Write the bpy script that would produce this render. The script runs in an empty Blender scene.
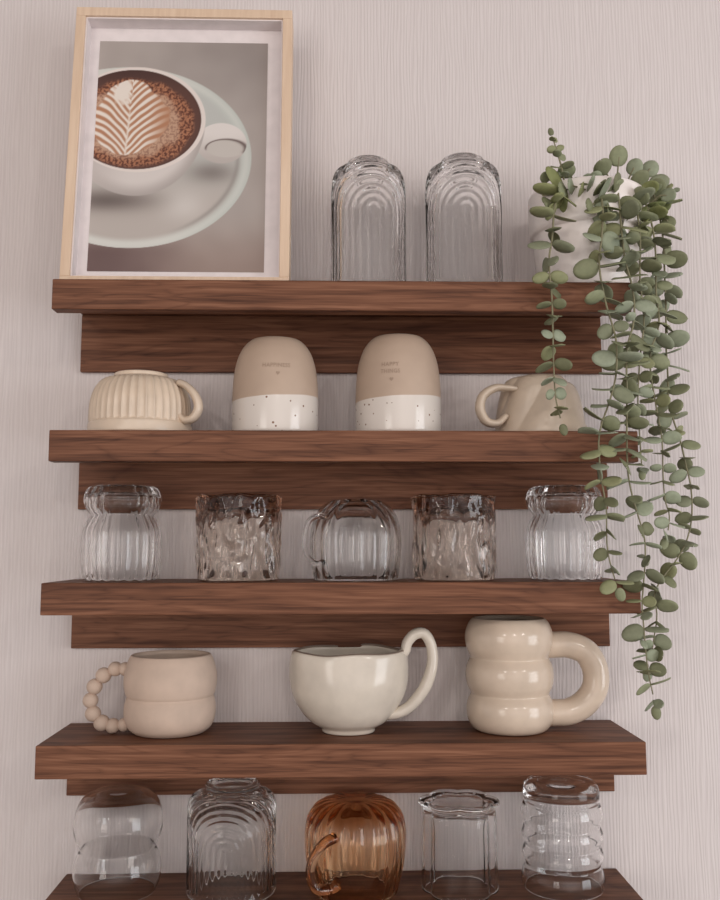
import bpy, bmesh, math, random
import numpy as np
from mathutils import Vector, Matrix, noise

sc = bpy.context.scene
PI = math.pi
col = sc.collection

# ------------------------------------------------------------------ basics
def lin(c):
    return c / 12.92 if c <= .04045 else ((c + .055) / 1.055) ** 2.4
def rgb(r, g, b):
    return (lin(r / 255), lin(g / 255), lin(b / 255), 1.0)

def link(name, verts, faces, mat, parent=None, smooth=True, loc=None):
    me = bpy.data.meshes.new(name)
    me.from_pydata([tuple(v) for v in verts], [], faces)
    me.validate()
    bm = bmesh.new(); bm.from_mesh(me)
    bmesh.ops.recalc_face_normals(bm, faces=bm.faces)
    bm.to_mesh(me); bm.free()
    if mat: me.materials.append(mat)
    if smooth:
        me.polygons.foreach_set('use_smooth', [True] * len(me.polygons))
    o = bpy.data.objects.new(name, me)
    col.objects.link(o)
    if parent: o.parent = parent
    if loc: o.location = loc
    return o

def tag(o, label, cat, group=None):
    o['label'] = label; o['category'] = cat
    if group: o['group'] = group
    return o

def thing(name, label, cat, loc, group=None, rz=0):
    o = bpy.data.objects.new(name, None)
    o.empty_display_size = .02
    col.objects.link(o); o.location = loc; o.rotation_euler = (0, 0, rz)
    return tag(o, label, cat, group)

def box_geo(x0, x1, y0, y1, z0, z1):
    v = [(x, y, z) for x in (x0, x1) for y in (y0, y1) for z in (z0, z1)]
    f = [(0, 1, 3, 2), (4, 6, 7, 5), (0, 4, 5, 1), (2, 3, 7, 6), (0, 2, 6, 4), (1, 5, 7, 3)]
    return v, f

def box(name, dims, mat, parent=None, bevel=0.0008, loc=None):
    v, f = box_geo(*dims)
    o = link(name, v, f, mat, parent, smooth=False, loc=loc)
    if bevel:
        m = o.modifiers.new('bevel', 'BEVEL'); m.width = bevel; m.segments = 2
        m.limit_method = 'ANGLE'
    return o

def spline(pts, n):
    """Catmull-Rom through points of any dimension, n samples evenly by length."""
    P = [np.array(p, float) for p in pts]
    P = [2 * P[0] - P[1]] + P + [2 * P[-1] - P[-2]]
    out = []
    for i in range(1, len(P) - 2):
        p0, p1, p2, p3 = P[i - 1:i + 3]
        for k in range(24):
            t = k / 24
            out.append(.5 * (2 * p1 + (p2 - p0) * t + (2 * p0 - 5 * p1 + 4 * p2 - p3) * t * t + (3 * p1 - p0 - 3 * p2 + p3) * t ** 3))
    out.append(P[-2])
    out = np.array(out)
    d = np.r_[0, np.cumsum(np.linalg.norm(np.diff(out, axis=0), axis=1))]
    s = np.linspace(0, d[-1], n)
    return np.array([[np.interp(q, d, out[:, k]) for k in range(out.shape[1])] for q in s])

def shell(name, outer, inner, mat, parent, seg=96, no=60, ni=40, fo=None, fi=None, sharp=False):
    """Closed vessel wall: outer profile from the mouth rim to the closed end, inner profile back to the rim."""
    A = spline(outer, no) if not sharp else np.array(outer, float)
    B = spline(inner, ni) if not sharp else np.array(inner, float)
    arc = np.r_[0, np.cumsum(np.linalg.norm(np.diff(A, axis=0), axis=1))]
    verts = []; rings = []
    def ring(r, z, s, fn, side):
        if r < 1e-5:
            verts.append((0, 0, z)); rings.append([len(verts) - 1]); return
        ids = []
        for k in range(seg):
            th = 2 * PI * k / seg
            rr, zz = r, z
            if fn: rr, zz = fn(th, r, z, s)
            verts.append((rr * math.cos(th), rr * math.sin(th), zz)); ids.append(len(verts) - 1)
        rings.append(ids)
    for i in range(len(A)): ring(max(A[i][0], 0), A[i][1], arc[i], fo, 0)
    for i in range(len(B)): ring(max(B[i][0], 0), B[i][1], 0, fi, 1)
    faces = []
    n = len(rings)
    for i in range(n):
        a, b = rings[i], rings[(i + 1) % n]
        if len(a) == 1 and len(b) == 1: continue
        for k in range(seg):
            k2 = (k + 1) % seg
            if len(a) == 1: faces.append((a[0], b[k], b[k2]))
            elif len(b) == 1: faces.append((a[k], a[k2], b[0]))
            else: faces.append((a[k], a[k2], b[k2], b[k]))
    return link(name, verts, faces, mat, parent)

def tube(name, path, rad, mat, parent, n=40, seg=16, squash=1.0, up=(0, 1, 0)):
    """Closed tube; rad is a number or a list along the path; squash scales the section along up."""
    P = spline(path, n)
    if not hasattr(rad, '__len__'): rad = [rad, rad]
    R = np.interp(np.linspace(0, 1, n), np.linspace(0, 1, len(rad)), rad)
    verts = []; faces = []
    for i in range(n):
        t = P[min(i + 1, n - 1)] - P[max(i - 1, 0)]; t = Vector(t).normalized()
        u = Vector(up); u = (u - t * u.dot(t)).normalized(); w = t.cross(u)
        for k in range(seg):
            a = 2 * PI * k / seg
            v = Vector(P[i]) + w * (math.cos(a) * R[i]) + u * (math.sin(a) * R[i] * squash)
            verts.append(v)
    for i in range(n - 1):
        for k in range(seg):
            k2 = (k + 1) % seg
            faces.append((i * seg + k, i * seg + k2, (i + 1) * seg + k2, (i + 1) * seg + k))
    faces.append(tuple(range(seg - 1, -1, -1))); faces.append(tuple((n - 1) * seg + k for k in range(seg)))
    return link(name, verts, faces, mat, parent)

# ------------------------------------------------------------------ materials
class NT:
    def __init__(s, name):
        s.m = bpy.data.materials.new(name); s.m.use_nodes = True
        s.t = s.m.node_tree; s.t.nodes.clear()
        s.out = s.n('ShaderNodeOutputMaterial')
    def n(s, kind, **kw):
        nd = s.t.nodes.new(kind)
        for k, v in kw.items():
            if k in nd.inputs.keys(): nd.inputs[k].default_value = v
            else: setattr(nd, k, v)
        return nd
    def l(s, a, b): s.t.links.new(a, b)
    def bsdf(s, **kw):
        b = s.n('ShaderNodeBsdfPrincipled')
        for k, v in kw.items(): b.inputs[k.replace('_', ' ')].default_value = v
        s.l(b.outputs[0], s.out.inputs[0]); return b
    def ramp(s, fac, stops):
        r = s.n('ShaderNodeValToRGB'); e = r.color_ramp.elements
        while len(e) < len(stops): e.new(.5)
        for i, (p, c) in enumerate(stops): e[i].position = p; e[i].color = c
        s.l(fac, r.inputs[0]); return r.outputs[0]
    def coords(s, scale=(1, 1, 1), which='Object', rnd=False):
        tc = s.n('ShaderNodeTexCoord'); mp = s.n('ShaderNodeMapping')
        mp.inputs['Scale'].default_value = scale
        if rnd:
            oi = s.n('ShaderNodeObjectInfo'); add = s.n('ShaderNodeVectorMath', operation='MULTIPLY_ADD')
            s.l(oi.outputs['Random'], add.inputs[0]); add.inputs[1].default_value = (7.3, 3.1, 5.7)
            s.l(tc.outputs[which], add.inputs[2]); s.l(add.outputs[0], mp.inputs[0])
        else: s.l(tc.outputs[which], mp.inputs[0])
        return mp.outputs[0]
    def noise(s, vec, scale, detail=3, rough=.5, dist=0):
        n = s.n('ShaderNodeTexNoise'); n.inputs['Scale'].default_value = scale
        n.inputs['Detail'].default_value = detail; n.inputs['Roughness'].default_value = rough
        n.inputs['Distortion'].default_value = dist; s.l(vec, n.inputs['Vector']); return n.outputs['Fac']
    def bump(s, h, strength, dist, normal_to):
        b = s.n('ShaderNodeBump'); b.inputs['Strength'].default_value = strength
        b.inputs['Distance'].default_value = dist
        s.l(h, b.inputs['Height']); s.l(b.outputs[0], normal_to); return b
    def math(s, op, a, b=None):
        n = s.n('ShaderNodeMath', operation=op)
        for i, v in enumerate((a, b)):
            if v is None: continue
            if isinstance(v, (int, float)): n.inputs[i].default_value = v
            else: s.l(v, n.inputs[i])
        return n.outputs[0]

def mat_wallpaper():
    t = NT('ribbed_wallpaper'); b = t.bsdf(Roughness=.75)
    b.inputs['Specular IOR Level'].default_value = .25
    v = t.coords((1, 1, .035)); v2 = t.coords((1, 1, .012))
    a = t.noise(v, 560, 1, .5); c = t.noise(v2, 260, 1, .5); w = t.noise(t.coords(), 3.5, 2)
    wv = t.n('ShaderNodeTexWave'); wv.bands_direction = 'X'; wv.wave_profile = 'SIN'
    wv.inputs['Scale'].default_value = 78; wv.inputs['Distortion'].default_value = 9.0; wv.inputs['Detail'].default_value = 2
    wv.inputs['Detail Scale'].default_value = .9; t.l(t.coords((1, 1, .10)), wv.inputs['Vector'])
    s = t.math('ADD', t.math('MULTIPLY', a, .42), t.math('MULTIPLY', c, .18))
    s = t.math('ADD', s, t.math('MULTIPLY', wv.outputs['Fac'], .26))
    cl = t.ramp(s, [(.18, rgb(*WALL_DARK)), (.70, rgb(*WALL_LIGHT))])
    t.l(cl, b.inputs['Base Color'])
    t.bump(s, .55, .0014, b.inputs['Normal'])
    return t.m

def mat_walnut():
    t = NT('walnut'); b = t.bsdf(Roughness=.5)
    b.inputs['Specular IOR Level'].default_value = .16
    v = t.coords((1.0, 2.2, 9.0), rnd=True)
    # broad cathedral grain: distorted bands running along the board
    n1 = t.noise(v, 3.2, 3, .55, .6)
    bands = t.math('MULTIPLY', n1, 11.0)
    tri = t.math('MULTIPLY', t.math('ABSOLUTE', t.math('SUBTRACT', t.math('FRACT', bands), .5)), 2.0)
    line = t.math('POWER', tri, 3.0)
    n2 = t.noise(t.coords((.55, 9, 20), rnd=True), 11, 3, .55, .3)
    n3 = t.noise(t.coords((1.0, 30, 60), rnd=True), 26, 2, .6)
    s = t.math('ADD', t.math('MULTIPLY', n2, .85), t.math('MULTIPLY', n3, .30))
    s = t.math('SUBTRACT', s, t.math('MULTIPLY', line, .11))
    c = t.ramp(s, [(.26, rgb(70, 43, 32)), (.44, rgb(98, 64, 48)), (.58, rgb(120, 80, 60)), (.76, rgb(144, 101, 78))])
    t.l(c, b.inputs['Base Color'])
    t.bump(t.math('ADD', n2, n3), .12, .0004, b.inputs['Normal'])
    return t.m

def mat_pale_wood():
    t = NT('pale_beech'); b = t.bsdf(Roughness=.5)
    n = t.noise(t.coords((14, 14, 1), rnd=True), 12, 3, .6)
    t.l(t.ramp(n, [(.3, rgb(214, 186, 160)), (.7, rgb(228, 203, 178))]), b.inputs['Base Color'])
    return t.m

def mat_ceramic(name, colr, rough=.25, coat=.0, var=.03, bump=.02, sss=0):
    t = NT(name); b = t.bsdf(Roughness=rough, Coat_Weight=coat, Coat_Roughness=.06)
    n = t.noise(t.coords(rnd=True), 45, 3, .5)
    c0 = tuple(max(0, x * (1 - var)) for x in colr); c1 = tuple(min(255, x * (1 + var)) for x in colr)
    t.l(t.ramp(n, [(.3, rgb(*c0)), (.7, rgb(*c1))]), b.inputs['Base Color'])
    t.bump(n, bump, .003, b.inputs['Normal'])
    return t.m

def mat_speckled():
    """Two-tone tumbler: glossy speckled white dip below a matt beige body, split by height."""
    t = NT('two_tone_speckled_glaze'); b = t.bsdf()
    tc = t.n('ShaderNodeTexCoord'); sx = t.n('ShaderNodeSeparateXYZ'); t.l(tc.outputs['Object'], sx.inputs[0])
    oi = t.n('ShaderNodeObjectInfo')
    slope = t.math('MULTIPLY', sx.outputs['X'], t.math('MULTIPLY', t.math('GREATER_THAN', sx.outputs['Z'], -1), .055))
    up = t.math('SUBTRACT', sx.outputs['Z'], slope)
    w = t.noise(t.coords(), 30, 1); up = t.math('ADD', up, t.math('MULTIPLY', w, .0016))
    mask = t.math('GREATER_THAN', up, .0392)
    vo = t.n('ShaderNodeTexVoronoi'); vo.inputs['Scale'].default_value = 150; t.l(t.coords(rnd=True), vo.inputs['Vector'])
    pick = t.n('ShaderNodeSeparateColor'); t.l(vo.outputs['Color'], pick.inputs[0])
    size = t.math('MULTIPLY', t.math('GREATER_THAN', pick.outputs[0], .22), t.math('ADD', t.math('MULTIPLY', pick.outputs[1], .12), .07))
    dots = t.math('LESS_THAN', vo.outputs['Distance'], size)
    mx = t.n('ShaderNodeMix', data_type='RGBA'); t.l(dots, mx.inputs[0])
    mx.inputs[6].default_value = rgb(222, 214, 206); mx.inputs[7].default_value = rgb(126, 92, 72)
    n = t.noise(t.coords(), 22, 3)
    beige = t.ramp(n, [(.3, rgb(182, 160, 142)), (.7, rgb(193, 171, 152))])
    m2 = t.n('ShaderNodeMix', data_type='RGBA'); t.l(mask, m2.inputs[0]); t.l(mx.outputs[2], m2.inputs[6]); t.l(beige, m2.inputs[7])
    t.l(m2.outputs[2], b.inputs['Base Color'])
    t.l(t.math('ADD', t.math('MULTIPLY', mask, .42), .14), b.inputs['Roughness'])
    return t.m

def mat_glass(name, colr=(1, 1, 1), rough=0.0, density=0, ior=1.45, vcol=None):
    t = NT(name)
    g = t.n('ShaderNodeBsdfPrincipled')
    g.inputs['Base Color'].default_value = (*colr, 1)
    g.inputs['Roughness'].default_value = rough; g.inputs['IOR'].default_value = ior
    g.inputs['Transmission Weight'].default_value = 1
    t.l(g.outputs[0], t.out.inputs['Surface'])
    if density:
        a = t.n('ShaderNodeVolumeAbsorption'); a.inputs['Color'].default_value = vcol; a.inputs['Density'].default_value = density
        t.l(a.outputs[0], t.out.inputs['Volume'])
    # slight unevenness of hand-blown glass
    n = t.noise(t.coords(), 35, 1); t.bump(n, .05, .002, g.inputs['Normal'])
    return t.m

def mat_leaf():
    t = NT('eucalyptus_leaf'); b = t.bsdf(Roughness=.62)
    at = t.n('ShaderNodeAttribute', attribute_name='tint')
    n = t.noise(t.coords(), 220, 2)
    mx = t.n('ShaderNodeMix', data_type='RGBA', blend_type='MULTIPLY'); mx.inputs[0].default_value = .5
    t.l(at.outputs['Color'], mx.inputs[6]); t.l(t.ramp(n, [(.3, (.75, .75, .75, 1)), (.7, (1.0, 1.0, 1.0, 1))]), mx.inputs[7])
    t.l(mx.outputs[2], b.inputs['Base Color'])
    b.inputs['Specular IOR Level'].default_value = .3
    b.inputs['Subsurface Weight'].default_value = 0
    return t.m

def mat_plain(name, c, rough=.6):
    t = NT(name); b = t.bsdf(Roughness=rough)
    n = t.noise(t.coords(), 60, 2)
    t.l(t.ramp(n, [(.3, rgb(*[x * .96 for x in c])), (.7, rgb(*c))]), b.inputs['Base Color'])
    return t.m

WALL_DARK = (209, 201, 200); WALL_LIGHT = (222, 215, 214)
M_wall = mat_wallpaper(); M_wood = mat_walnut(); M_beech = mat_pale_wood()
M_glass = mat_glass('clear_glass', (1, 1, 1), ior=1.36)
M_smoke = mat_glass('smoky_amber_glass', (.99, .95, .91), density=20, vcol=(.62, .40, .26, 1))
M_amber = mat_glass('amber_glass', (.98, .86, .72), density=60, vcol=(.96, .61, .26, 1))
M_cream = mat_ceramic('cream_glaze', (216, 198, 178), .3)
M_cream2 = mat_ceramic('pale_cream_glaze', (204, 187, 168), .32)
M_bisque = mat_ceramic('matt_pinkish_beige_bisque', (198, 177, 161), .7, bump=.04)
M_offwhite = mat_ceramic('offwhite_glossy_glaze', (212, 203, 190), .18, bump=.06)
M_ivory = mat_ceramic('ivory_glossy_glaze', (210, 193, 175), .17, bump=.02)
M_pot = mat_ceramic('white_pot_glaze', (240, 232, 228), .35, bump=.05)
M_speck = mat_speckled()
M_leaf = mat_leaf()
M_stem = mat_plain('eucalyptus_stem', (132, 128, 100), .7)
M_soil = mat_plain('dry_foam', (110, 95, 75), .9)
M_rim = mat_ceramic('bare_clay_rim', (128, 112, 100), .45)
M_mat = mat_plain('white_mount_card', (232, 224, 224), .8)
M_stamp = mat_plain('stamped_letter_shade', (166, 144, 126), .7)

# ------------------------------------------------------------------ camera
cam = bpy.data.cameras.new('camera'); co = bpy.data.objects.new('camera', cam); col.objects.link(co); sc.camera = co
PITCH, YAW, ROLL = .1075, .0252, -.0013
fw = Vector((math.sin(YAW) * math.cos(PITCH), math.cos(YAW) * math.cos(PITCH), math.sin(PITCH)))
r0 = Vector((math.cos(YAW), -math.sin(YAW), 0)); u0 = r0.cross(fw)
rr = r0 * math.cos(ROLL) + u0 * math.sin(ROLL); uu = -r0 * math.sin(ROLL) + u0 * math.cos(ROLL)
co.matrix_world = Matrix(((rr.x, uu.x, -fw.x, -.007), (rr.y, uu.y, -fw.y, -1.0338), (rr.z, uu.z, -fw.z, -.0571), (0, 0, 0, 1)))
cam.sensor_fit = 'VERTICAL'; cam.sensor_height = 24; cam.lens = 906.4 / 900 * 24
cam.clip_start = .02

# ------------------------------------------------------------------ wall
w = box('wall_back', (-1.6, 1.6, 0, .08, -1.3, 1.35), M_wall, bevel=0); w['kind'] = 'structure'

# ------------------------------------------------------------------ shelves
SZ = [.2188, .0619, -.0915, -.2487, -.4078]
SO = [-.0005, .0017, -.0009, -.0007, .0004]
D, T, BT = .1173, .0318, .0078
PT, LIP = .0095, .018
order = ['topmost walnut wall shelf, holding the framed picture and tall glasses',
         'second walnut wall shelf from the top, holding upturned cups and speckled tumblers',
         'middle walnut wall shelf, holding the hourglass and crinkled glasses',
         'fourth walnut wall shelf from the top, holding three upright mugs',
         'lowest walnut wall shelf at the bottom edge, holding bubble, amber and petal glasses']
for k in range(5):
    s = thing('wall_shelf', order[k], 'shelf', (SO[k], 0, SZ[k]), 'walnut wall shelves')
    # the board: a thin plate with a deep front lip
    sec = [(-D, 0), (-D, -T), (-D + LIP, -T), (-D + LIP, -PT), (-.0003, -PT), (-.0003, 0)]
    m_ = len(sec)
    vv = [(x, y, z) for x in (-.3, .3) for y, z in sec]
    ff = [(i, (i + 1) % m_, m_ + (i + 1) % m_, m_ + i) for i in range(m_)] + [tuple(range(m_ - 1, -1, -1)), tuple(range(m_, 2 * m_))]
    o = link('shelf_board', vv, ff, M_wood, s, smooth=False)
    m = o.modifiers.new('bevel', 'BEVEL'); m.width = .0010; m.segments = 2
    box('mounting_rail', (-.3, .3, -BT, -.0003, -.0757, -PT - .0001), M_wood, s, .0008)

# ------------------------------------------------------------------ framed picture
def smooth(a, b, x):
    t = min(1, max(0, (x - a) / (b - a))); return t * t * (3 - 2 * t)
def mixc(a, b, t): return tuple(a[i] * (1 - t) + b[i] * t for i in range(3))

def print_colour(x, y):
    """Colour of the printed coffee photograph; x,y in a 700 x 860 working frame of the print."""
    n = noise.noise(Vector((x * .012, y * .012, 0)))
    base = mixc((172, 163, 158), (150, 141, 137), smooth(100, 700, x) * smooth(300, -60, y))
    base = mixc(base, (150, 132, 124), smooth(600, 860, y))
    base = mixc(base, (104, 82, 80), smooth(520, 60, x) * smooth(690, 800, y))
    c = tuple(v + 5 * n for v in base)
    # saucer
    sx, sy = (x - 180) / 505, (y - 408) / 370; q = math.hypot(sx, sy)
    if q < 1.0:
        sau = mixc((188, 190, 186), (184, 176, 170), smooth(300, 640, y))
        sau = mixc(sau, (212, 207, 202), math.exp(-((x - 400) / 90) ** 2 - ((y - 600) / 60) ** 2) * .9)
        sau = mixc(sau, (108, 98, 94), math.exp(-((x - 90) / 190) ** 2 - ((y - 585) / 42) ** 2) * .95)
        sau = mixc(sau, (120, 112, 108), math.exp(-((x - 520) / 90) ** 2 - ((y - 470) / 40) ** 2) * .75)
        rim = mixc((206, 208, 202), (190, 196, 190), smooth(300, 600, x))
        sau = mixc(sau, rim, smooth(.87, .95, q))
        sau = mixc(sau, (140, 134, 130), math.exp(-((q - .885) / .02) ** 2) * smooth(500, 660, x + .6 * (y - 400)) * .55)
        sau = mixc(sau, (222, 220, 215), math.exp(-((q - .955) / .03) ** 2) * .35)
        c = mixc(c, sau, 1 - smooth(.992, 1.0, q))
    # handle
    h = math.hypot((x - 560) / 105, (y - 350) / 84)
    if h < 1 and x > 430:
        hc = mixc((222, 216, 212), (186, 178, 173), smooth(300, 430, y))
        hole = math.hypot((x - 578) / 82, (y - 372) / 38)
        hc = mixc(hc, (196, 190, 184), 1 - smooth(.85, 1, hole))
        edge = math.exp(-((hole - 1) / (.05 + .07 * smooth(500, 650, x))) ** 2) * (1 - smooth(368, 384, y - .25 * max(0, x - 600)))
        hc = mixc(hc, (98, 84, 80), edge * .9)
        c = mixc(c, hc, 1 - smooth(.96, 1, h))
    # cup body
    if y > 250:
        b = math.hypot((x - 205) / 292, (y - 250) / 318)
        if b < 1:
            bc = mixc((214, 207, 203), (176, 168, 164), smooth(.80, 1.0, b))
            bc = mixc(bc, (192, 184, 180), smooth(200, -20, x))
            c = mixc(c, bc, 1 - smooth(.985, 1, b))
    # rim and coffee
    e = math.hypot((x - 215) / 283, (y - 254) / 217)
    if e < 1:
        c = mixc(c, (226, 216, 210), 1 - smooth(.985, 1, e))
        e2 = math.hypot((x - 208) / 272, (y - 254) / 205)
        if e2 < 1:
            dark = mixc((92, 58, 46), (126, 78, 54), smooth(.75, 1, .5 + .5 * noise.noise(Vector((x * .05, y * .05, 3)))))
            cof = mixc((92, 62, 54), (74, 50, 46), smooth(150, 30, y))
            wob = .05 * noise.noise(Vector((x * .02, y * .02, 7)))
            # light tan foam island
            f = math.hypot((x - 200) / 256, (y - 268) / 186) + wob
            foam = (192, 156, 132)
            sp = noise.noise(Vector((x * .11, y * .11, 1))) + .5 * noise.noise(Vector((x * .23, y * .23, 5)))
            crumbs = mixc((172, 118, 88), (92, 50, 38), smooth(-.25, .3, sp))
            cof = mixc(cof, crumbs, 1 - smooth(.92, 1.02, f))
            g = math.hypot((x - 185) / 218, (y - 268) / 150) + wob * 2
            cof = mixc(cof, mixc(foam, crumbs, .35 * smooth(-.1, .3, sp)), 1 - smooth(.86, 1.04, g))
            # rosetta
            ax = 185 - .12 * (y - 250); v = (x - ax); t = (y - 90) / 310
            if 0 < t < 1.02:
                half = 165 * math.sin(min(1, t) * PI) ** .55 if t < 1 else 0
                half = max(half, 0)
                if t < .45: half = min(half, (34 + 330 * t) if v > 0 else (70 + 190 * t))
                half += 14 * noise.noise(Vector((x * .02, y * .02, 21)))
                inside = 1 - smooth(half - 8, half + 4, abs(v))
                ph = (y + abs(v) * 1.15 - .0026 * v * v) / (29 if v < 0 else 33)
                st = smooth(-.75, .75, math.sin(ph * 2 * PI + 2.6 * noise.noise(Vector((x * .014, y * .014, 11))))) * (1 if v < 0 else smooth(190, 60, v))
                heart = 1 - smooth(.6, 1.1, math.hypot((x - 160) / 46, (y - 135) / 62) + .5 * noise.noise(Vector((x * .04, y * .04, 31))))
                white = max(st, heart)
                stem = math.exp(-(v / 5) ** 2) * smooth(200, 240, y)
                white = max(white, 0.9 * stem)
                cof = mixc(cof, mixc((178, 128, 98), (232, 222, 212), white), inside)
            cof = mixc(cof, (70, 44, 38), math.exp(-((e2 - .99) / .02) ** 2) * .5)
            c = mixc(c, cof, 1 - smooth(.985, 1, e2))
    return c

FW, FH, FD, BW = .2424, .3315, .034, .0105
fr = thing('picture_frame', 'pale wood box frame with a coffee cup photograph, leaning on the top shelf', 'picture frame',
           (-.3010, -.0945, .2188 + .0003), rz=.004)
LEAN = .09
tilt = Matrix.Rotation(-LEAN, 4, 'X')
fl = []
def fbox(name, x0, x1, y0, y1, z0, z1, mat, bevel=.0006):
    o = box(name, (x0, x1, y0, y1, z0, z1), mat, fr, bevel); o.rotation_euler = (-LEAN, 0, 0); return o
fbox('frame_side', 0, FW, 0, FD, FH - BW, FH, M_beech)
fbox('frame_side', 0, FW, 0, FD, 0.0, BW, M_beech)
fbox('frame_side', 0, BW, 0, FD, BW, FH - BW, M_beech)
fbox('frame_side', FW - BW, FW, 0, FD, BW, FH - BW, M_beech)
fbox('backing_board', BW, FW - BW, FD - .009, FD - .005, BW, FH - BW, M_mat, 0)
SP = .0016
for a in ((BW, BW + SP, BW, FH - BW), (FW - BW - SP, FW - BW, BW, FH - BW), (BW + SP, FW - BW - SP, FH - BW - SP, FH - BW), (BW + SP, FW - BW - SP, BW, BW + SP)):
    fbox('spacer', a[0], a[1], .003, .020, a[2], a[3], M_mat, 0)
fbox('easel_strut', FW / 2 - .02, FW / 2 + .02, FD, FD + .003, .02, FH * .7, M_mat, .0004)
RD = .020   # depth of the mount behind the frame's face
fbox('mount_card', BW, FW - BW, RD, RD + .002, BW, FH - BW, M_mat, 0)
# print
t = NT('coffee_print_paper'); b = t.bsdf(Roughness=.35)
at = t.n('ShaderNodeAttribute', attribute_name='ink'); t.l(at.outputs['Color'], b.inputs['Base Color'])
PX0, PX1, PZ0, PZ1 = .0230, FW - .0284, BW + .0130, FH - BW - .0185
nx, nz = 230, 320
vs = []; cs = []
for j in range(nz + 1):
    for i in range(nx + 1):
        u = i / nx; v = j / nz
        vs.append((PX0 + (PX1 - PX0) * u, RD - .0004, PZ0 + (PZ1 - PZ0) * v))
        yy = 1 - v
        X = (70 + (749 - 70) * u) * (1 - yy) + (12 + (736 - 12) * u) * yy
        Y = (-70 + 10 * u) * (1 - yy) + 870 * yy - 8 * math.sin(PI * yy)
        r_, g_, b_ = print_colour(X, Y)
        cs += [lin(min(255, max(0, q)) / 255) for q in (r_, g_, b_)] + [1.0]
fs = [(j * (nx + 1) + i, j * (nx + 1) + i + 1, (j + 1) * (nx + 1) + i + 1, (j + 1) * (nx + 1) + i) for j in range(nz) for i in range(nx)]
pr = link('coffee_photograph', vs, fs, t.m, fr, smooth=False)
ca = pr.data.color_attributes.new('ink', 'FLOAT_COLOR', 'POINT'); ca.data.foreach_set('color', cs)
pr.rotation_euler = (-LEAN, 0, 0); pr['label'] = 'printed photograph of a latte in a white cup on a saucer'

# ------------------------------------------------------------------ glasses
def arch_glass(k, x, y, R, H, zc, label, rot, foot_r, pitch=.0084, amp=.0010, group=None, sh=.028):
    g = thing('arch_ribbed_tumbler', label, 'glass', (x, y, SZ[k] + .0003), group)
    zt = H - .007
    outer = [(R - .0012, 0), (R - .0003, .001), (R, .004), (R, .03), (R, zt - sh), (R * .985, zt - sh * .62), (R * .90, zt - sh * .24), (R * .76, zt - .0035),
             (foot_r + .002, zt - .0005), (foot_r, zt + .001), (foot_r + .0006, H - .002), (foot_r - .001, H), (foot_r * .8, H - .0004), (foot_r * .55, H - .003), (0, H - .004)]
    w_ = .0030
    inner = [(0, H - .016), (R * .5, H - .0165), (R * .8, H - .024), (R - w_, H - .040), (R - w_, .05), (R - w_, .02), (R - .0028, .002), (R - .0022, .0002)]
    flute = lambda q: (1 - abs(math.sin(PI * q))) * 2 - 1
    arc0 = zc + .001
    def fo(th, r, z, s):
        if r < foot_r + .003 and z > zt - .002: return r, z
        a = (th - rot + PI / 2 + PI) % (2 * PI) - PI      # 0 at the front
        back = abs(a) > PI / 2
        if abs(a) > PI / 2: a = a - math.copysign(PI, a)
        su = R * a * (1.0 if s < arc0 + .03 else 1.0)
        rho = abs(su) if s < arc0 else math.hypot(su, s - arc0)
        f = min(1, max(0, (s - .007) / .004)) * min(1, max(0, (R * PI / 2 - abs(su)) / .004 + .15))
        d = amp * math.cos(2 * PI * rho / pitch) * f * (.22 if back else 1)
        if s < .012: d += .0009 * max(0, 1 - abs(s - .005) / .005)
        return r + d, z + (d * .5 if z > zt - sh * .5 else 0)
    shell('glass_body', outer, inner, M_glass, g, 256, 150, 40, fo)
    return g
arch_glass(0, .0269, -.06, .0410, .1520, .083, 'tall upturned arch-ribbed glass on the top shelf, beside the picture frame', 0.12, .0225, group='tall arch-ribbed tumblers', sh=.034)
arch_glass(0, .1326, -.062, .0415, .1545, .084, 'tall upturned arch-ribbed glass on the top shelf, beside the plant pot', -0.05, .0235, group='tall arch-ribbed tumblers', sh=.034)
arch_glass(4, -.1153, -.056, .0452, .1085, .0505, 'short upturned arch-ribbed glass on the lowest shelf, left of the amber mug', -.06, .0275, sh=.02, pitch=.0064, amp=.0007)

def flute_fn(n, amp, sharp=False, z0=.0, fade_top=None, twist=0, ph=0):
    def fn(th, r, z, s):
        c = math.cos(n * (th + twist * z) + ph)
        d = amp * (c if not sharp else (2 * abs(math.cos(n * (th + twist * z) / 2 + ph)) - 1))
        if fade_top: d *= min(1, max(0, (fade_top - z) / .006))
        d *= min(1, r / .02)
        return r + d, z
    return fn

def hourglass(x, label, rot):
    g = thing('hourglass_ribbed_tumbler', label, 'glass', (x, -.056, SZ[2] + .0008), 'hourglass ribbed tumblers', rot)
    outer = [(.0362, 0), (.0375, .0015), (.0398, .012), (.0408, .025), (.0408, .040), (.0395, .053), (.0358, .0620), (.0322, .0672), (.0316, .0682), (.0322, .0692), (.0366, .0750),
             (.0392, .082), (.0392, .089), (.0368, .0955), (.0325, .0990), (.024, .0996), (0, .0990)]
    inner = [(0, .0905), (.020, .0905), (.032, .0885), (.0352, .085), (.0350, .077), (.0304, .0695), (.0300, .0682), (.0304, .0665), (.0372, .053), (.0378, .04), (.0378, .025), (.0366, .010), (.0345, .0006)]
    f = flute_fn(20, .0010, True)
    def fo(th, r, z, s):
        rr_, zz = f(th, r, z, s)
        if z < .002: zz = z + .0006 * (1 + math.cos(20 * th))
        return rr_, zz
    shell('glass_body', outer, inner, M_glass, g, 240, 110, 90, fo, flute_fn(20, .0006, False))
hourglass(-.2365, 'clear hourglass-shaped ribbed glass at the left end of the middle shelf', 0)
hourglass(.2386, 'clear hourglass-shaped ribbed glass at the right end of the middle shelf, beside the trailing leaves', .1)

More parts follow.
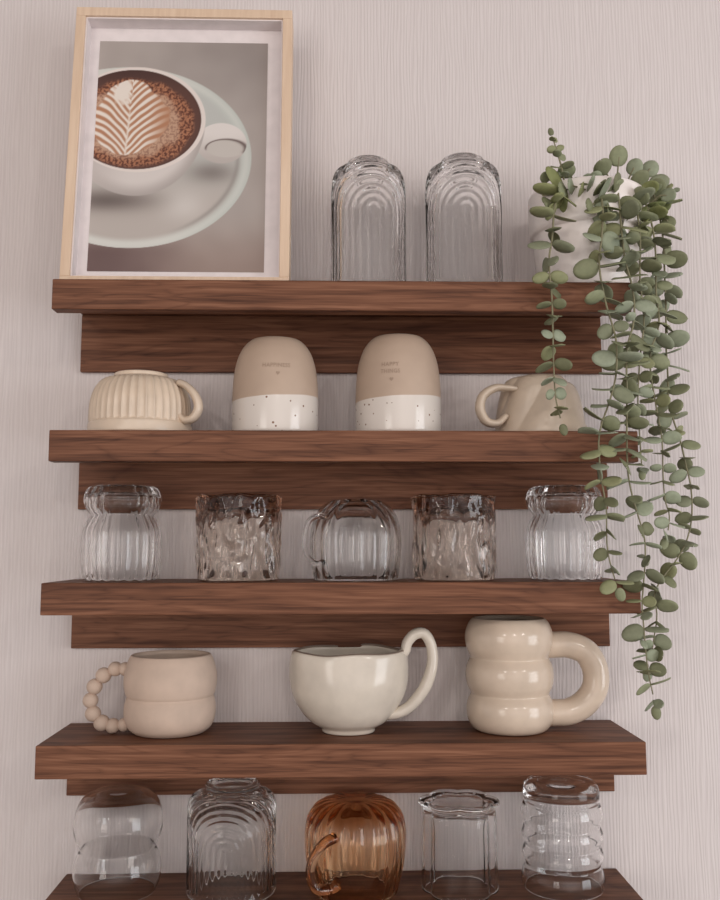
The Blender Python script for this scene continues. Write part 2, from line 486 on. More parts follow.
def crinkle(x, seed, label):
    g = thing('crinkled_glass_tumbler', label, 'glass', (x, -.057, SZ[2] + .0004), 'crinkled smoky glass tumblers')
    R, H = .0432, .0895
    outer = [(R - .0035, 0), (R - .0010, .0008), (R - .0004, .004), (R - .0008, .02), (R - .001, .045), (R, .07), (R + .0006, H - .004), (R - .0010, H - .0006), (R - .005, H), (.02, H - .0012), (0, H - .002)]
    inner = [(0, H - .013), (.025, H - .013), (R - .010, H - .016), (R - .0052, H - .026), (R - .0050, .045), (R - .0048, .01), (R - .0044, .0002)]
    def cr(th, z, k):
        v = Vector((math.cos(th) * 2.3, math.sin(th) * 2.3, z * 22 + seed * 7))
        a = noise.noise(v * 1.0); b_ = noise.noise(v * 2.2 + Vector((5, 3, 1))); c_ = noise.noise(v * 4.5)
        ridge = 1 - 3.0 * abs(a)
        return k * (ridge * .0022 + (1 - 3 * abs(b_)) * .0011 + c_ * .0003)
    def fo(th, r, z, s):
        f = min(1, max(.12, z / .012)) * min(1, r / .035) ** 3
        return r + cr(th, z, f) , z + (0.0022 * noise.noise(Vector((math.cos(th) * 3, math.sin(th) * 3, seed))) if z > H - .008 and r > .01 else 0)
    def fi(th, r, z, s):
        f = min(1, max(.1, z / .012)) * min(1, r / .035) ** 2
        return r + cr(th + .25, z * .9, f * .8), z
    shell('glass_body', outer, inner, M_smoke, g, 180, 90, 60, fo, fi)
crinkle(-.1121, 1.3, 'crinkled smoky brown glass tumbler beside the left hourglass glass')
crinkle(.1183, 4.7, 'crinkled smoky brown glass tumbler between the ribbed glass mug and right hourglass glass')

# ribbed glass mug with handle, upturned
g = thing('ribbed_glass_mug', 'clear melon-ribbed glass mug upturned at the middle of the middle shelf, handle at left', 'mug', (.0130, -.058, SZ[2] + .0006))
outer = [(.0420, 0), (.0436, .0012), (.0462, .014), (.0476, .032), (.0476, .046), (.0455, .060), (.0395, .0735), (.031, .0815), (.021, .0850), (.010, .0852), (0, .0848)]
inner = [(0, .0785), (.012, .0787), (.022, .0780), (.031, .0745), (.038, .067), (.0432, .056), (.0450, .045), (.0450, .032), (.0436, .014), (.0400, .0005)]
shell('glass_body', outer, inner, M_glass, g, 224, 80, 60, flute_fn(16, .0012, True, ph=.2), flute_fn(16, .0007, False, ph=.2))
hp = [(-.0330, -.0300, .0660), (-.0410, -.034, .0668), (-.0500, -.036, .0600), (-.0540, -.037, .0430), (-.0515, -.036, .0265), (-.0425, -.034, .0180), (-.0345, -.030, .0190)]
tube('handle', hp, [.0034, .0028, .0028, .0028, .0034], M_glass, g, 44, 14, 1.7)

# bubble glass
g = thing('double_bubble_glass', 'thin clear glass of two stacked bubbles at the left end of the lowest shelf', 'glass', (-.2330, -.052, SZ[4] + .0003))
outer = [(.0385, 0), (.0392, .0008), (.0430, .010), (.0446, .022), (.0428, .034), (.0392, .0415), (.0384, .0445), (.0400, .048), (.0440, .058), (.0452, .069), (.0432, .082), (.037, .0935), (.027, .0995), (.014, .1016), (0, .1018)]
inner = [(0, .0975), (.014, .0970), (.026, .0945), (.0350, .0900), (.0418, .0805), (.0441, .069), (.0429, .059), (.0391, .0490), (.0374, .0445), (.0382, .0405), (.0417, .0335), (.0435, .022), (.0419, .010), (.0379, .0003)]
shell('glass_body', outer, inner, M_glass, g, 160, 140, 120)

# amber mug
g = thing('amber_glass_mug', 'glossy amber melon-ribbed glass mug upturned at the middle of the lowest shelf', 'mug', (.0124, -.056, SZ[4] + .0003))
outer = [(.0415, 0), (.0425, .001), (.0465, .014), (.0502, .032), (.0514, .050), (.0510, .063), (.0482, .0752), (.0425, .0835), (.034, .0885), (.024, .0903), (.010, .0905), (0, .0902)]
inner = [(0, .0835), (.015, .0840), (.027, .0828), (.038, .0785), (.0448, .071), (.0480, .062), (.0486, .050), (.0474, .032), (.0438, .014), (.0392, .0003)]
shell('glass_body', outer, inner, M_amber, g, 224, 90, 60, flute_fn(20, .0011, True), flute_fn(20, .0006, False))
hp = [(-.0215, -.0450, .0655), (-.0330, -.0520, .0610), (-.0430, -.0560, .0480), (-.0450, -.0560, .0330), (-.0390, -.0530, .0200), (-.0250, -.0440, .0170), (-.0180, -.0430, .0210)]
tube('handle', hp, [.0052, .0048, .0046, .0048, .0054], M_amber, g, 44, 16, 1.3)

# petal glass
g = thing('petal_glass', 'clear upturned petal-sided glass with flower-shaped foot on the lowest shelf', 'glass', (.1205, -.056, SZ[4] + .0003))
def petal(n, a0, a1):
    def fn(th, r, z, s):
        a = a1 if z > .083 and r > .005 else a0
        return r * (1 + a * (abs(math.cos(n * th / 2 + .3)) - .64)), z
    return fn
outer = [(.0370, 0), (.0378, .001), (.0378, .02), (.0374, .05), (.0368, .074), (.0360, .0815), (.0370, .0835), (.0398, .0852), (.0400, .0875), (.0388, .0895), (.034, .0905), (.025, .0900), (.015, .0888), (0, .0885)]
inner = [(0, .0790), (.026, .0790), (.0325, .0775), (.0345, .072), (.0348, .05), (.0352, .02), (.0350, .0003)]
shell('glass_body', outer, inner, M_glass, g, 192, 110, 50, petal(6, .13, .16), petal(6, .13, .13))

# stacked ring glass
g = thing('stacked_ring_glass', 'tall clear glass with four stacked rings at the right end of the lowest shelf', 'glass', (.2285, -.054, SZ[4] + .0003))
outer = [(.0400, 0), (.0408, .001), (.0426, .009), (.0412, .018), (.0386, .0235), (.0402, .0285), (.0418, .0335), (.0402, .0400), (.0386, .0430), (.0400, .0475), (.0420, .0535), (.0402, .0600), (.0386, .0630), (.0402, .0690), (.0422, .0755), (.0404, .0830), (.0382, .0860), (.0392, .0905), (.0392, .098), (.0370, .1045), (.031, .1080), (.020, .1090), (0, .1092)]
inner = [(0, .0985), (.020, .0985), (.031, .0970), (.0362, .092), (.0364, .087), (.0386, .0825), (.0404, .0755), (.0389, .0690), (.0374, .0630), (.0389, .0595), (.0402, .0535), (.0388, .0475), (.0374, .0430), (.0388, .0395), (.0400, .0335), (.0389, .0285), (.0373, .0235), (.0399, .0175), (.0408, .009), (.0390, .0003)]
shell('glass_body', outer, inner, M_glass, g, 128, 180, 150)

# ------------------------------------------------------------------ second shelf crockery
g = thing('fluted_cup', 'cream fluted ceramic cup upturned at the left end of the second shelf', 'cup', (-.2195, -.0585, SZ[1] + .0003))
outer = [(.0535, 0), (.0548, .0012), (.0550, .006), (.0545, .0118), (.0530, .0135), (.0532, .018), (.0530, .028), (.0515, .040), (.0470, .052), (.0400, .0600), (.0300, .0632), (.0288, .0640), (.0286, .0672), (.0272, .0680), (.0240, .0676), (.0220, .0655), (0, .0650)]
inner = [(0, .0600), (.026, .0595), (.040, .054), (.046, .045), (.0492, .03), (.0498, .012), (.0505, .0004)]
def fl(th, r, z, s):
    if z < .0125 or r < .031: return r, z
    f = min(1, (z - .0125) / .003) * min(1, (r - .031) / .004)
    return r + (-abs(math.sin(20 * th)) ** .7 + .4) * .0024 * f, z
shell('cup_body', outer, inner, M_cream, g, 320, 120, 40, fl)
tube('handle', [(.0440, -.018, .0560), (.0520, -.021, .0520), (.0615, -.024, .0420), (.0660, -.025, .0290), (.0610, -.0245, .0175), (.0520, -.022, .0150), (.0455, -.020, .0200), (.0415, -.018, .0275)],
     [.0038, .0040, .0047, .0050, .0046, .0038, .0036], M_cream, g, 48, 16, 1.6)

def tumbler(x, H, label, lines, tx):
    g = thing('speckled_tumbler', label, 'tumbler', (x, -.060, SZ[1] + .0003), 'two-tone speckled tumblers')
    outer = [(.0440, 0), (.0452, .0008), (.0462, .006), (.0466, .03), (.0460, .052), (.0448, .067), (.0425, .080), (.0385, .0915), (.0335, .0995), (.0290, .1040), (.0255, .1062), (.024, .1050), (0, .1042)]
    outer = [(a, b_ * H / .1062) for a, b_ in outer]
    inner = [(0, .099), (.028, .098), (.038, .090), (.042, .07), (.0425, .03), (.0425, .0003)]
    o = shell('tumbler_body', outer, inner, M_speck, g, 96, 90, 40)
    A = spline(outer, 200)
    def surf(u, z):            # wrap (u along circumference, z) onto the outside, front
        r = np.interp(z, A[:, 1], A[:, 0]) + .00025
        th = -PI / 2 + u / .046
        return (r * math.cos(th), r * math.sin(th), z)
    for txt, zc, width in lines:
        cu = bpy.data.curves.new('lettering', 'FONT'); cu.body = txt; cu.align_x = 'CENTER'; cu.align_y = 'CENTER'; cu.size = .0068; cu.resolution_u = 3
        cu.space_character = 1.12
        to = bpy.data.objects.new('lettering', cu); col.objects.link(to)
        me = bpy.data.meshes.new_from_object(to.evaluated_get(bpy.context.evaluated_depsgraph_get()))
        bpy.data.objects.remove(to)
        xs = [v.co.x for v in me.vertices]; k = width / (max(xs) - min(xs)); cx = (max(xs) + min(xs)) / 2
        vv = [surf((v.co.x - cx) * k + tx, zc + v.co.y * .9) for v in me.vertices]
        ff = [tuple(p.vertices) for p in me.polygons]
        lo = link('stamped_lettering', vv, ff, M_stamp, g, smooth=False)
        so = lo.modifiers.new('relief', 'SOLIDIFY'); so.thickness = .0003; so.offset = 0
    # small stamped heart
    zc = lines[-1][1] - .0085
    hv = []; n_ = 28
    for i in range(n_):
        a = 2 * PI * i / n_
        hx = 16 * math.sin(a) ** 3; hz = 13 * math.cos(a) - 5 * math.cos(2 * a) - 2 * math.cos(3 * a) - math.cos(4 * a)
        hv.append(surf(hx * .00013 + tx + .0015, zc + hz * .00014))
    ho = link('stamped_heart', hv, [tuple(range(n_))], M_stamp, g, smooth=False)
    so = ho.modifiers.new('relief', 'SOLIDIFY'); so.thickness = .0003; so.offset = 0
tumbler(-.0742, .1050, 'speckled white and beige tumbler beside the fluted cup, one stamped line', [('HAPPINESS', .0700, .030)], .004)
tumbler(.0592, .1085, 'speckled white and beige tumbler right of its twin, two stamped lines', [('HAPPY', .0715, .019), ('THINGS', .0640, .021)], -.0115)

g = thing('swirled_cup', 'pale cream swirled ceramic cup upturned behind the hanging leaf strand', 'cup', (.2160, -.060, SZ[1] + .0003))
outer = [(.0500, 0), (.0512, .001), (.0500, .012), (.0478, .026), (.0452, .040), (.0425, .052), (.0380, .0605), (.0320, .0640), (.026, .0650), (.024, .0640), (0, .0630)]
inner = [(0, .058), (.03, .0575), (.038, .05), (.0425, .035), (.0455, .015), (.0475, .0003)]
def sw(th, r, z, s):
    f = min(1, r / .035) ** 2
    c = abs(math.cos(3.5 * (th - 12 * z) + .4))
    r *= 1 - .36 * (z / .065) * max(0, math.cos(th)) ** 1.2
    return r + (.0034 * (c - .6)) * f, z
shell('cup_body', outer, inner, M_cream2, g, 192, 90, 40, sw)
tube('handle', [(-.0330, -.026, .0485), (-.0430, -.029, .0490), (-.0570, -.033, .0480), (-.0700, -.035, .0390), (-.0730, -.035, .0250), (-.0665, -.034, .0125), (-.0545, -.032, .0110), (-.0450, -.028, .0190)],
     [.0032, .0036, .0044, .0050, .0052, .0048, .0040, .0034], M_cream2, g, 48, 16, 1.8)

# ------------------------------------------------------------------ fourth shelf mugs
g = thing('bobble_handle_mug', 'matt pinkish beige mug with a bobble handle, left end of fourth shelf', 'mug', (-.1822, -.053, SZ[3] + .0003))
outer = [(.0385, .0785), (.0400, .0800), (.0418, .0788), (.0448, .0725), (.0478, .0610), (.0482, .0500), (.0462, .0400), (.0445, .0372), (.0458, .0345), (.0474, .0260), (.0468, .0150), (.0430, .0060), (.0375, .0012), (.0350, .0002), (.0325, .0010), (0, .0012)]
inner = [(0, .0060), (.034, .0065), (.041, .014), (.0430, .028), (.0410, .0372), (.0435, .050), (.0430, .062), (.0400, .0720), (.0375, .0770)]
shell('mug_body', outer, inner, M_bisque, g, 96, 110, 60)
hp = [(-.0470, .0655), (-.0570, .0655), (-.0690, .0590), (-.0780, .0475), (-.0818, .0335), (-.0788, .0200), (-.0695, .0105), (-.0580, .0075), (-.0465, .0085)]
verts = []; faces = []
bmh = bmesh.new()
for i, (a, b_) in enumerate(hp):
    rad = (.0070, .0076, .0082, .0082, .0080, .0082, .0084, .0078, .0070)[i]
    bmesh.ops.create_uvsphere(bmh, u_segments=24, v_segments=16, radius=rad, matrix=Matrix.Translation((a, -.006, b_)))
me = bpy.data.meshes.new('handle'); bmh.to_mesh(me); bmh.free(); me.materials.append(M_bisque)
me.polygons.foreach_set('use_smooth', [True] * len(me.polygons))
ho = bpy.data.objects.new('bobble_handle', me); col.objects.link(ho); ho.parent = g

g = thing('wavy_rim_mug', 'off-white glossy bowl-shaped mug with wavy rim and tall looped handle', 'mug', (.0052, -.0570, SZ[3] + .0003))
outer = [(.0560, .0815), (.0575, .0835), (.0595, .0825), (.0608, .0760), (.0612, .0640), (.0600, .0500), (.0560, .0350), (.0480, .0205), (.0385, .0105), (.0300, .0055), (.0280, .0040), (.0276, .0010), (.0262, .0001), (.0240, .0010), (0, .0014)]
inner = [(0, .0060), (.024, .0070), (.036, .0130), (.048, .0250), (.0545, .0380), (.0575, .0520), (.0580, .0640), (.0572, .0740), (.0556, .0800)]
def wv(th, r, z, s):
    f = min(1, max(0, (z - .008) / .03))
    v = Vector((math.cos(th) * 1.5, math.sin(th) * 1.5, z * 22))
    d = .0032 * noise.noise(v + Vector((3, 1, 2))) * f
    top = max(0, (z - .055) / .028)
    r = r / math.sqrt(math.cos(th) ** 2 + (math.sin(th) / .90) ** 2)      # slightly oval bowl
    return r * (1 + .012 * math.cos(2 * th) * f) + d, z + top * (.0008 * math.cos(5 * th + 1.0) + .0005 * math.cos(3 * th + 2.4))
shell('mug_body', outer, inner, M_offwhite, g, 160, 110, 60, wv, wv)
rp_ = []
for i in range(73):
    th = 2 * PI * i / 72; r_, z_ = wv(th, .0574, .0832, 0); rp_.append((r_ * math.cos(th), r_ * math.sin(th), z_))
tube('rim', rp_, .00135, M_rim, g, 160, 10)
tube('handle', [(.0530, -.010, .0790), (.0590, -.010, .0830), (.0620, -.010, .0930), (.0700, -.010, .1010), (.0800, -.010, .1010), (.0870, -.010, .0880), (.0875, -.010, .0690), (.0800, -.010, .0470), (.0660, -.010, .0290), (.0520, -.010, .0205), (.0400, -.009, .0185)],
     [.0050, .0056, .0058, .0056, .0058, .0062, .0064, .0062, .0058, .0054], M_offwhite, g, 64, 18, 1.25)

g = thing('stacked_ring_mug', 'ivory glossy mug of three stacked rings with a fat handle, right end', 'mug', (.1765, -.053, SZ[3] + .0003))
outer = [(.0355, .1145), (.0365, .1165), (.0385, .1162), (.0425, .1115), (.0458, .1030), (.0466, .0945), (.0450, .0850), (.0418, .0775), (.0412, .0755), (.0422, .0735), (.0455, .0660), (.0464, .0570), (.0450, .0470), (.0418, .0400), (.0410, .0380), (.0420, .0360), (.0452, .0290), (.0460, .0200), (.0445, .0110), (.0400, .0035), (.0350, .0002), (.032, .0012), (0, .0015)]
inner = [(0, .0080), (.034, .0085), (.040, .02), (.0375, .038), (.041, .056), (.0375, .0755), (.0410, .0950), (.0380, .1080), (.0350, .1130)]
shell('mug_body', outer, inner, M_ivory, g, 128, 190, 70)
tube('handle', [(.0330, -.004, .0880), (.0480, -.004, .0885), (.0640, -.004, .0880), (.0815, -.004, .0805), (.0908, -.004, .0630), (.0900, -.004, .0430), (.0780, -.004, .0270), (.0620, -.004, .0190), (.0480, -.004, .0180), (.0330, -.004, .0180)],
     .0138, M_ivory, g, 64, 28, 1.0)

# ------------------------------------------------------------------ potted eucalyptus
PX, PY = .2690, -.0665
plant = thing('potted_eucalyptus', 'trailing grey-green eucalyptus in a white pot at the right end of the top shelf', 'plant', (PX, PY, SZ[0] + .0003))
outer = [(.0490, .0000), (.0510, .0010), (.0545, .0200), (.0570, .0420), (.0580, .0640), (.0595, .0655), (.0612, .0670), (.0625, .0700), (.0632, .0900), (.0630, .1060), (.0628, .1100), (.0610, .1110)]
inner = [(.0590, .1100), (.0580, .1050), (.0560, .0700), (.0520, .0400), (.0480, .0080), (0, .0060)]
# upright vessel: profile goes outside bottom to rim, then inside down
A = [(0, .0)] + outer
def pot_fn(th, r, z, s):
    return r * (1 + .003 * math.cos(3 * th)), z
shell('pot', inner[::-1][:0] + outer[::-1] + [(0, .0002)], [(0, .0060)] + inner[::-1][1:], M_pot, plant, 96, 90, 50, pot_fn)
sv = [(0, 0, .1015)]; nseg = 40
for k in range(nseg): sv.append((.0555 * math.cos(2 * PI * k / nseg), .0555 * math.sin(2 * PI * k / nseg), .098))
for k in range(nseg): sv.append((.0535 * math.cos(2 * PI * k / nseg), .0535 * math.sin(2 * PI * k / nseg), .075))
sf = [(0, 1 + k, 1 + (k + 1) % nseg) for k in range(nseg)] + [(1 + k, 1 + nseg + k, 1 + nseg + (k + 1) % nseg, 1 + (k + 1) % nseg) for k in range(nseg)] + [tuple(range(1 + nseg, 1 + 2 * nseg))]
link('soil', sv, sf, M_soil, plant)

LEAVES = [rgb(142, 147, 116), rgb(130, 134, 104), rgb(150, 158, 134), rgb(120, 123, 94), rgb(146, 149, 112), rgb(154, 162, 140), rgb(136, 141, 116)]
YG = [rgb(138, 144, 96), rgb(148, 152, 108), rgb(128, 136, 92)]
rng = random.Random(11)
def leaf_geo(verts, faces, cols, base, direction, normal, L, W, c):
    """A thin, slightly cupped rounded leaf with real thickness and a shallow midrib."""
    d = direction.normalized(); n = (normal - d * normal.dot(d)).normalized(); s = d.cross(n)
    rows = 8; cupn = rng.uniform(.08, .22); bend = rng.uniform(-.18, .22)
    off = len(verts); prof = []
    for i in range(rows + 1):
        t = (1 - math.cos(PI * i / rows)) / 2
        q_ = min(1, max(0, t)) ** .9
        wv_ = W * .5 * math.sqrt(max(0, 1 - (2 * q_ - 1) ** 2)) + .0003
        prof.append((t, wv_))
    cs_ = (-1, -.55, 0, .55, 1)
    th_ = .00035
    for side in (1, -1):
        for t, wd in prof:
            for q in cs_:
                h = cupn * W * (q * q) * .5 + bend * L * t * t
                if q == 0: h -= .0003
                p = base + d * (L * t + .0004) + s * (wd * q) + n * (h + side * th_ * (1 if abs(q) < 1 and 0 < t < 1 else .4))
                verts.append(p); cols += list(c)
    m = len(cs_); N = (rows + 1) * m
    for side in (0, 1):
        for i in range(rows):
            for j in range(m - 1):
                a = off + side * N + i * m + j
                q = (a, a + 1, a + m + 1, a + m)
                faces.append(q if side == 0 else q[::-1])
    for i in range(rows):
        for j in (0, m - 1):
            a = off + i * m + j; b2 = a + m
            faces.append((a, b2, b2 + N, a + N))
    for j in range(m - 1):
        for i in (0, rows):
            a = off + i * m + j; faces.append((a, a + 1, a + 1 + N, a + N))
    # petiole
def branch(path, nodes, size, yg=(), side0=0, taper=.65, rad=.0011, flat=.5, stem_taper=True):
    P = spline(path, 160); Ln = np.r_[0, np.cumsum(np.linalg.norm(np.diff(P, axis=0), axis=1))]
    tot = Ln[-1]
    b = tube('stem', [p - np.array([PX, PY, SZ[0]]) for p in P[::6]], [rad, rad * .9, rad * .6], M_stem, plant, 90, 7, 1)
    verts = []; faces = []; cols = []
    s = nodes[0]; ang = rng.uniform(0, PI); i = 0
    while s < tot:
        f = s / tot
        p = Vector([np.interp(s, Ln, P[:, k]) for k in range(3)]) - Vector((PX, PY, SZ[0]))
        p2 = Vector([np.interp(min(tot, s + .004), Ln, P[:, k]) for k in range(3)]) - Vector((PX, PY, SZ[0]))
        tg = (p2 - p).normalized() if (p2 - p).length > 1e-6 else Vector((0, 0, -1))
        # leaf pairs turn a quarter from node to node, but favour the sideways plane
        ang = (0 if i % 2 == side0 else PI / 2) + rng.uniform(-.55, .55)
        a0 = Vector((1, 0, 0)); a0 = (a0 - tg * a0.dot(tg)).normalized(); a1 = tg.cross(a0)
        k = 1.17 * size * (1 - (1 - taper) * f) * rng.uniform(.78, 1.18)
        c = rng.choice(LEAVES)
        if any(lo <= s <= hi for lo, hi in yg): c = rng.choice(YG)
        for sg in (1, -1):
            d = (a0 * math.cos(ang) + a1 * math.sin(ang)) * sg
            d = (d + tg * rng.uniform(-.05, .45)).normalized()
            if d.y > .45: d.y *= .4
            front = Vector((rng.uniform(-.5, .5), -rng.uniform(.35, 1.0), rng.uniform(-.75, .55)))
            if rng.random() < .45: front = Vector((rng.uniform(-.3, .3), -.25, rng.choice((-1, 1)) * .95))
            L_ = k * rng.uniform(.88, 1.12); W_ = L_ * rng.uniform(.62, .86)
            leaf_geo(verts, faces, cols, p, d, -front, L_, W_, c)
        s += 1.04 * rng.uniform(*nodes[1:]); i += 1
    # terminal leaf
    p = Vector(P[-1]) - Vector((PX, PY, SZ[0])); tg = Vector(P[-1] - P[-4]).normalized()
    leaf_geo(verts, faces, cols, p, tg, Vector((.2, 1, .1)), size * taper * .9, size * taper * .6, rng.choice(LEAVES))
    lo = link('leaves', verts, faces, M_leaf, b)
    ca = lo.data.color_attributes.new('tint', 'FLOAT_COLOR', 'POINT'); ca.data.foreach_set('color', cols)
    return b

BR = [
    (([(0.2382, -0.1, 0.3087), (0.2311, -0.118, 0.3344), (0.2258, -0.12, 0.3555), (0.2205, -0.118, 0.3774)], (0.018, 0.009, 0.012), 0.0115), {'taper': 0.8, 'flat': 0.5}),
    (([(0.251, -0.09, 0.3239), (0.2278, -0.125, 0.3151), (0.2168, -0.138, 0.2937), (0.2116, -0.143, 0.2547), (0.2077, -0.144, 0.2313), (0.2098, -0.144, 0.1918), (0.2101, -0.143, 0.1508), (0.2105, -0.142, 0.1182), (0.2124, -0.14, 0.0901), (0.2183, -0.138, 0.0661)], (0.022, 0.012, 0.017), 0.022), {'yg': [(0.02, 0.075)], 'taper': 0.6}),
    (([(0.2782, -0.09, 0.3185), (0.2673, -0.13, 0.3069), (0.2645, -0.144, 0.2811), (0.2605, -0.147, 0.2484), (0.2582, -0.146, 0.2278), (0.2615, -0.146, 0.2019), (0.2656, -0.147, 0.1789), (0.2728, -0.147, 0.1501), (0.2713, -0.148, 0.1142), (0.2645, -0.148, 0.089), (0.2536, -0.148, 0.0588), (0.2523, -0.147, 0.0389), (0.2537, -0.146, 0.0092), (0.2579, -0.146, -0.0155), (0.2577, -0.146, -0.0547), (0.2618, -0.146, -0.079), (0.2675, -0.145, -0.0965)], (0.03, 0.013, 0.018), 0.0195), {'taper': 0.8}),
    (([(0.2978, -0.08, 0.3227), (0.2869, -0.125, 0.3135), (0.2853, -0.138, 0.2623), (0.2886, -0.14, 0.2247), (0.2938, -0.141, 0.2035), (0.2941, -0.14, 0.1726), (0.2859, -0.14, 0.1415), (0.2842, -0.14, 0.0903), (0.2828, -0.139, 0.0399), (0.2841, -0.138, 0.0098), (0.2912, -0.135, -0.0199), (0.2994, -0.132, -0.0448), (0.2998, -0.13, -0.0795), (0.2958, -0.13, -0.109), (0.2981, -0.128, -0.1483), (0.2992, -0.128, -0.1726), (0.3037, -0.127, -0.1969), (0.3061, -0.127, -0.2123)], (0.03, 0.012, 0.0165), 0.0215), {'taper': 0.7}),
    (([(0.3266, -0.06, 0.325), (0.3189, -0.1, 0.3261), (0.3262, -0.112, 0.2828), (0.3291, -0.112, 0.2446), (0.3286, -0.11, 0.2127), (0.3304, -0.11, 0.175), (0.3203, -0.112, 0.1478), (0.3186, -0.114, 0.121), (0.3219, -0.114, 0.0947), (0.3283, -0.112, 0.0532), (0.3289, -0.11, 0.0223), (0.3299, -0.11, -0.0086), (0.3343, -0.11, -0.0292), (0.3294, -0.11, -0.0475)], (0.035, 0.012, 0.016), 0.0195), {'yg': [(0.04, 0.08)], 'taper': 0.7}),
    (([(0.3358, -0.05, 0.329), (0.3371, -0.08, 0.3378), (0.3442, -0.092, 0.2846), (0.3459, -0.09, 0.2241), (0.3467, -0.088, 0.1971), (0.3452, -0.088, 0.1587), (0.3462, -0.088, 0.1261), (0.3452, -0.09, 0.0933), (0.3556, -0.09, 0.0559), (0.3626, -0.09, 0.0187), (0.366, -0.09, -0.0023), (0.3616, -0.092, -0.0391), (0.3489, -0.095, -0.065), (0.3361, -0.1, -0.0782), (0.3178, -0.105, -0.1024), (0.318, -0.108, -0.1254), (0.3121, -0.11, -0.1551), (0.3072, -0.11, -0.1779)], (0.03, 0.012, 0.017), 0.019), {'yg': [(0.05, 0.09)], 'taper': 0.8}),
    (([(0.3154, -0.07, 0.321), (0.3086, -0.11, 0.3109), (0.3102, -0.12, 0.2689), (0.3079, -0.122, 0.2198), (0.3106, -0.122, 0.1772), (0.3042, -0.124, 0.1346), (0.3007, -0.124, 0.093), (0.302, -0.122, 0.052), (0.3037, -0.12, 0.0214)], (0.03, 0.013, 0.017), 0.019), {'taper': 0.6}),
    (([(0.3323, -0.06, 0.325), (0.3386, -0.075, 0.3307), (0.3485, -0.085, 0.3325), (0.3587, -0.09, 0.3305)], (0.018, 0.009, 0.011), 0.01), {'taper': 0.8})]
for br in BR: branch(*br[0], **br[1])

# extra short shoots of broad round leaves crowding the pot's rim
RL = [
    ((0.2589, -0.1, 0.3144), (0.2358, -0.135, 0.3154), 0.017, 'n'),
    ((0.2643, -0.1, 0.3145), (0.2453, -0.138, 0.31), 0.016, 'y'),
    ((0.2665, -0.1, 0.3145), (0.2576, -0.132, 0.319), 0.018, 'n'),
    ((0.2535, -0.1, 0.3144), (0.2271, -0.136, 0.3106), 0.018, 'n'),
    ((0.275, -0.1, 0.309), (0.2644, -0.14, 0.3104), 0.02, 'n'),
    ((0.2748, -0.1, 0.3034), (0.254, -0.142, 0.2924), 0.015, 'n'),
    ((0.3328, -0.09, 0.3134), (0.3491, -0.1, 0.3197), 0.016, 'n'),
    ((0.3324, -0.09, 0.3021), (0.348, -0.1, 0.2907), 0.015, 'n'),
    ((0.2978, -0.08, 0.3227), (0.2764, -0.11, 0.3461), 0.021, 'n'),
    ((0.301, -0.07, 0.3266), (0.3006, -0.09, 0.3675), 0.022, 'n'),
    ((0.3088, -0.07, 0.3267), (0.3167, -0.09, 0.3551), 0.018, 'n'),
    ((0.3234, -0.06, 0.3308), (0.3415, -0.07, 0.3629), 0.019, 'n'),
    ((0.3087, -0.08, 0.3171), (0.3158, -0.11, 0.332), 0.021, 'n'),
    ((0.3286, -0.07, 0.3154), (0.3412, -0.09, 0.3326), 0.019, 'n'),
    ((0.2889, -0.09, 0.313), (0.2848, -0.125, 0.3156), 0.024, 'n'),
    ((0.305, -0.09, 0.3019), (0.3117, -0.12, 0.3102), 0.021, 'n'),
    ((0.278, -0.09, 0.3129), (0.2686, -0.11, 0.3349), 0.014, 'n'),
    ((0.281, -0.08, 0.3168), (0.2628, -0.1, 0.3368), 0.013, 'n'),
    ((0.2701, -0.08, 0.3224), (0.2458, -0.11, 0.3258), 0.018, 'n'),
    ((0.2591, -0.08, 0.3223), (0.2376, -0.11, 0.3412), 0.019, 'n'),
    ((0.2617, -0.09, 0.3184), (0.2524, -0.12, 0.3174), 0.016, 'n'),
    ((0.2507, -0.09, 0.3127), (0.2242, -0.13, 0.3022), 0.018, 'y'),
    ((0.2507, -0.09, 0.3127), (0.2136, -0.13, 0.2989), 0.019, 'n'),
    ((0.2507, -0.09, 0.3127), (0.2125, -0.12, 0.3301), 0.012, 'n'),
    ((0.2995, -0.09, 0.3018), (0.2746, -0.135, 0.2878), 0.019, 'n'),
    ((0.305, -0.09, 0.3019), (0.2971, -0.13, 0.2899), 0.019, 'n'),
    ((0.3284, -0.07, 0.3096), (0.3307, -0.11, 0.2978), 0.019, 'y'),
    ((0.305, -0.09, 0.3019), (0.2882, -0.13, 0.2727), 0.018, 'n'),
    ((0.334, -0.07, 0.3097), (0.346, -0.09, 0.3135), 0.018, 'y'),
    ((0.3284, -0.07, 0.3096), (0.3177, -0.115, 0.2816), 0.016, 'n')]
for (bx_, tip, L_, tone) in RL:
    b0 = Vector(bx_); t0 = Vector(tip)
    b = tube('shoot', [b0 - Vector((PX, PY, SZ[0])), (b0 + t0) / 2 - Vector((PX, PY, SZ[0])) + Vector((0, -.002, .004)), t0 - Vector((PX, PY, SZ[0]))], .0009, M_stem, plant, 14, 7)
    verts = []; faces = []; cols = []
    d = (t0 - b0).normalized(); c = (YG if tone == 'y' else LEAVES)[rng.randrange(3)]
    base = t0 - Vector((PX, PY, SZ[0])) - d * (L_ * .5)
    leaf_geo(verts, faces, cols, base, d, Vector((rng.uniform(-.4, .4), 1, rng.uniform(-.1, .5))), L_ * 1.03, L_ * .98, c)
    lo = link('leaf', verts, faces, M_leaf, b)
    ca = lo.data.color_attributes.new('tint', 'FLOAT_COLOR', 'POINT'); ca.data.foreach_set('color', cols)

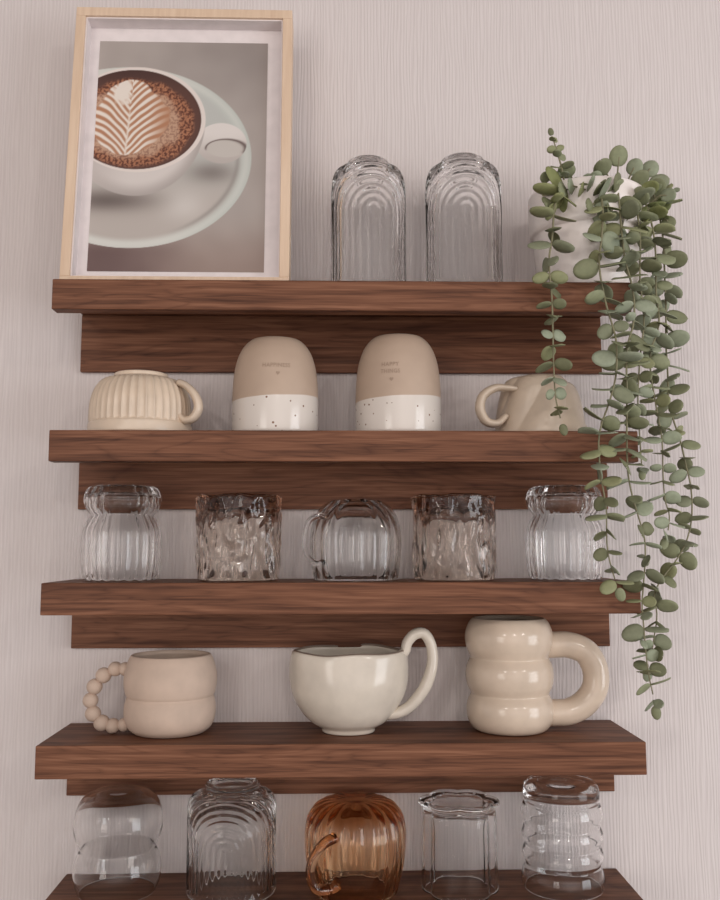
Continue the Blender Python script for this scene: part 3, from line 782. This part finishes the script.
# ------------------------------------------------------------------ light
def area(name, loc, aim, size, power, colr, shape='DISK', size_y=None):
    l = bpy.data.lights.new(name, 'AREA'); l.shape = shape; l.size = size; l.energy = power; l.color = colr
    if size_y: l.size_y = size_y
    o = bpy.data.objects.new(name, l); col.objects.link(o); o.location = loc
    o.rotation_euler = (Vector(aim) - Vector(loc)).to_track_quat('-Z', 'Y').to_euler(); return o
area('window_light', (2.15, -1.5, -.2), (0, 0, -.2), 1.1, 30, (.93, .965, 1.0), 'RECTANGLE', 1.3)
area('left_window_light', (-1.35, -2.6, -.1), (0, 0, -.2), .8, 13, (1.0, .94, .88), 'RECTANGLE', 1.0)
for i, (x, y) in enumerate(((-1.0, -3.0), (.45, -3.2), (1.6, -2.6))):
    area('ceiling_downlight', (x, y, 1.0), (x * .3, 0, -.4), .14, 7, (1.0, .93, .86))
wd = bpy.data.worlds.new('room_ambience'); sc.world = wd; wd.use_nodes = True
nt = wd.node_tree; nt.nodes.clear()
wo = nt.nodes.new('ShaderNodeOutputWorld'); bg = nt.nodes.new('ShaderNodeBackground'); tc = nt.nodes.new('ShaderNodeTexCoord')
sx = nt.nodes.new('ShaderNodeSeparateXYZ'); rp = nt.nodes.new('ShaderNodeValToRGB'); mp = nt.nodes.new('ShaderNodeMapRange')
nt.links.new(tc.outputs['Generated'], sx.inputs[0]); nt.links.new(sx.outputs['Z'], mp.inputs[0]); mp.inputs[1].default_value = -1
nt.links.new(mp.outputs[0], rp.inputs[0]); e = rp.color_ramp.elements
e.new(.5)
e[0].position = .25; e[0].color = rgb(150, 136, 128); e[1].position = .5; e[1].color = rgb(218, 208, 204); e[2].position = .80; e[2].color = rgb(112, 104, 102)
nt.links.new(rp.outputs[0], bg.inputs[0]); # the room is open and bright towards its windows on both sides
def wm(op, a, b):
    n = nt.nodes.new('ShaderNodeMath'); n.operation = op
    for i, v in enumerate((a, b)):
        if v is None: continue
        if isinstance(v, (int, float)): n.inputs[i].default_value = v
        else: nt.links.new(v, n.inputs[i])
    return n.outputs[0]
side = wm('POWER', wm('ABSOLUTE', sx.outputs['X'], None), 4.0)
# and brightest in front of the shelves, a little above eye level
dp = nt.nodes.new('ShaderNodeVectorMath'); dp.operation = 'DOT_PRODUCT'; nt.links.new(tc.outputs['Generated'], dp.inputs[0])
dp.inputs[1].default_value = Vector((.15, -1, .22)).normalized()
front = wm('POWER', wm('MAXIMUM', dp.outputs['Value'], 0.0), 7.0)
nt.links.new(wm('ADD', wm('MULTIPLY', front, 3.5), wm('ADD', wm('MULTIPLY', side, 1.5), .55)), bg.inputs[1]); nt.links.new(bg.outputs[0], wo.inputs[0])

sc.view_settings.view_transform = 'Standard'; sc.view_settings.look = 'None'
sc.view_settings.exposure = -0.38; sc.view_settings.gamma = 1.0; sc.view_settings.use_curve_mapping = False
sc.cycles.max_bounces = 16; sc.cycles.transmission_bounces = 16; sc.cycles.transparent_max_bounces = 16
sc.cycles.glossy_bounces = 6; sc.cycles.diffuse_bounces = 4
sc.cycles.caustics_refractive = True; sc.cycles.caustics_reflective = False; sc.cycles.sample_clamp_indirect = 10
